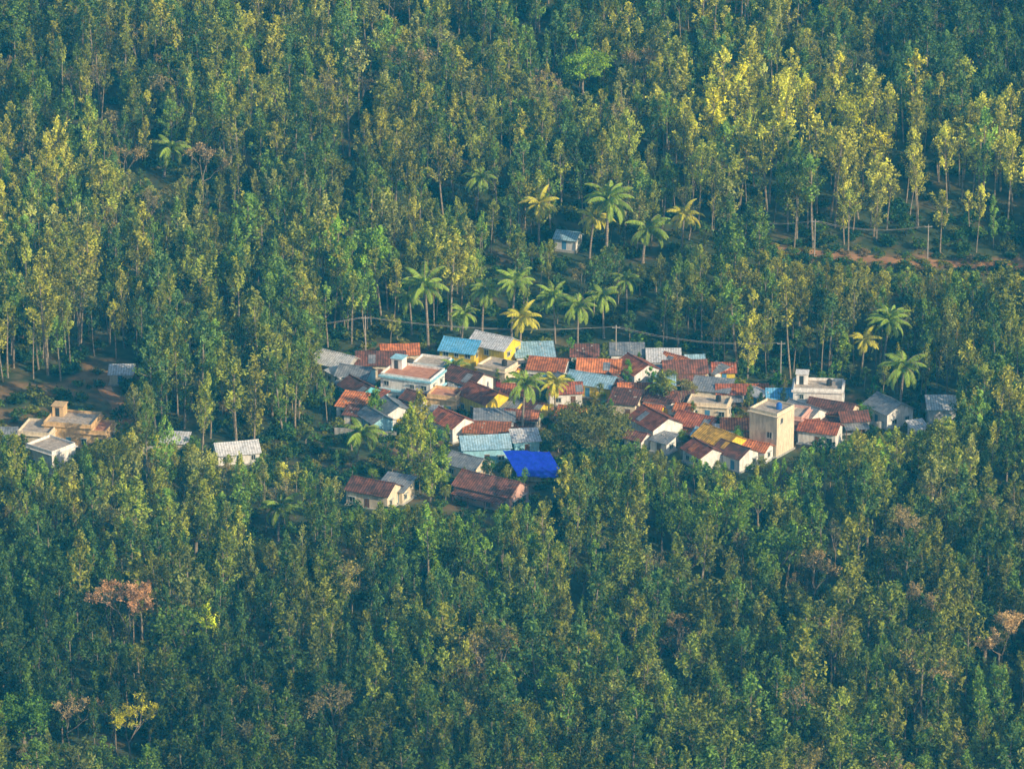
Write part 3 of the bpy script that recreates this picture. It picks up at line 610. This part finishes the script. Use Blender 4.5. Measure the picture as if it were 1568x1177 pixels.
# ---------------------------------------------------------------- poles
tops=[]
CON=noisy("concrete_pole",(0.32,0.30,0.27),(0.45,0.43,0.4),3)
def pole(u,v,H=8):
    x,y=ray(u,v); z=float(h(x,y)); b=MB(); b.tube([(0,0,-.5),(0,0,H)],[0.14,0.09],8); b.box(-0.8,0.8,-0.05,0.05,H-0.6,H-0.5,0)
    for q in(-.7,0,.7): b.tube([(q,0,H-.5),(q,0,H-.3)],[0.05,0.04],6,1)
    obj("utility_pole",b.mesh("utility_pole",[CON,W['grey']]),loc=(x,y,z)); tops.append((x,y,z+H-.3))
pole(292,560,9); pole(560,545,8.5); pole(943,560,8.5); pole(1195,585,8.5); pole(1247,392,8); pole(1100,376,7.5); pole(1420,400,8)
wb=MB()
for a,c in ((0,1),(1,2),(2,3),(5,4),(4,6)):
    A=np.array(tops[a]);C=np.array(tops[c])
    for q in(-.7,0,.7):
        P=[A+(C-A)*t+np.array([q,0,-1.3*4*t*(1-t)-abs(q)*.3*math.sin(math.pi*t)]) for t in np.linspace(0,1,13)]; wb.tube(P,[0.018]*13,4,cap=False)
obj("power_lines",wb.mesh("power_lines",[CON]))
# ---------------------------------------------------------------- car
def car(u,v,yaw):
    x,y=ray(u,v,0.8); z=float(h(x,y)); e=bpy.data.objects.new("parked_car",None); scn.collection.objects.link(e); e.location=(x,y,z); e.rotation_euler=(0,0,math.radians(yaw))
    P=noisy("white_car_paint",(0.7,0.7,0.7),(0.78,0.78,0.78),1,0.25)
    prof=[(-2.2,0.35),(2.15,0.35),(2.25,0.6),(2.2,0.95),(1.2,1.08),(0.65,1.12),(-2.1,1.12),(-2.25,0.8)]; cab=[(0.95,1.1),(0.35,1.72),(-1.75,1.75),(-2.12,1.1)]
    b=MB(); n=len(prof); vs=[(a,-.88,c) for a,c in prof]+[(a,.88,c) for a,c in prof]; b.add(vs,[tuple(range(n)),tuple(range(2*n-1,n-1,-1))]+[(i,i+n,(i+1)%n+n,(i+1)%n) for i in range(n)])
    m=b.mesh("body",[P]); o=obj("body",m,e); bv=o.modifiers.new('b','BEVEL'); bv.width=0.07; bv.segments=2
    b=MB(); n=4; vs=[(a,-.80 if c<1.2 else -.68,c) for a,c in cab]+[(a,.80 if c<1.2 else .68,c) for a,c in cab]; b.add(vs,[tuple(range(n)),tuple(range(2*n-1,n-1,-1))]+[(i,i+n,(i+1)%n+n,(i+1)%n) for i in range(n)]); obj("windows",b.mesh("windows",[DARK]),e)
    b=MB(); b.box(-1.72,0.35,-.7,.7,1.74,1.8); 
    for q in (-1.1,-.25):
        for s in(-1,1): b.tube([(q,s*.83,1.1),(q,s*.7,1.76)],[0.06,0.06],4)
    for s in(-1,1): b.tube([(0.98,s*.82,1.1),(0.35,s*.69,1.76)],[.06,.06],4); b.tube([(-2.12,s*.82,1.1),(-1.75,s*.69,1.76)],[.06,.06],4); b.tube([(-1.6,s*.6,1.86),(.2,s*.6,1.86)],[.03,.03],4)
    obj("cabin_roof",b.mesh("cabin_roof",[P]),e)
    b=MB()
    for a in(-1.4,1.4):
        for s in(-1,1): b.tube([(a,s*.7,.36),(a,s*.92,.36)],[.36,.36],16,0); b.tube([(a,s*.92,.36),(a,s*.935,.36)],[.2,.18],10,1)
    obj("wheels",b.mesh("wheels",[TANK,W['grey']]),e)
car(1103,576,170)
# ---------------------------------------------------------------- haze + light
b=MB(); b.box(-2600,2600,-1400,1400,-60,345)
m,nt,ns,lk=newmat("valley_haze"); out=N(nt,'ShaderNodeOutputMaterial'); vsn=N(nt,'ShaderNodeVolumeScatter'); vsn.inputs['Color'].default_value=(0.03,0.50,0.98,1); vsn.inputs['Density'].default_value=0.00020; vsn.inputs['Anisotropy'].default_value=0.0
lk.new(vsn.outputs[0],out.inputs['Volume']); obj("valley_haze",b.mesh("valley_haze",[m]))
el=math.radians(26); az=math.radians(52); s=Vector((math.sin(az)*math.cos(el),-math.cos(az)*math.cos(el),math.sin(el)))
sd=bpy.data.lights.new("sun",'SUN'); sd.energy=5; sd.angle=math.radians(0.5); sd.color=(1,0.89,0.66); so_=bpy.data.objects.new("sun",sd); scn.collection.objects.link(so_); so_.rotation_euler=s.to_track_quat('Z','Y').to_euler(); so_.location=(100,-100,200)
w=bpy.data.worlds.new("World"); scn.world=w; w.use_nodes=True; nt=w.node_tree; bg=nt.nodes['Background']; sk=nt.nodes.new('ShaderNodeTexSky'); sk.sky_type='NISHITA'; sk.sun_disc=False; sk.sun_elevation=el; sk.sun_rotation=math.atan2(s.x,s.y)
nt.links.new(sk.outputs[0],bg.inputs['Color']); bg.inputs['Strength'].default_value=0.15
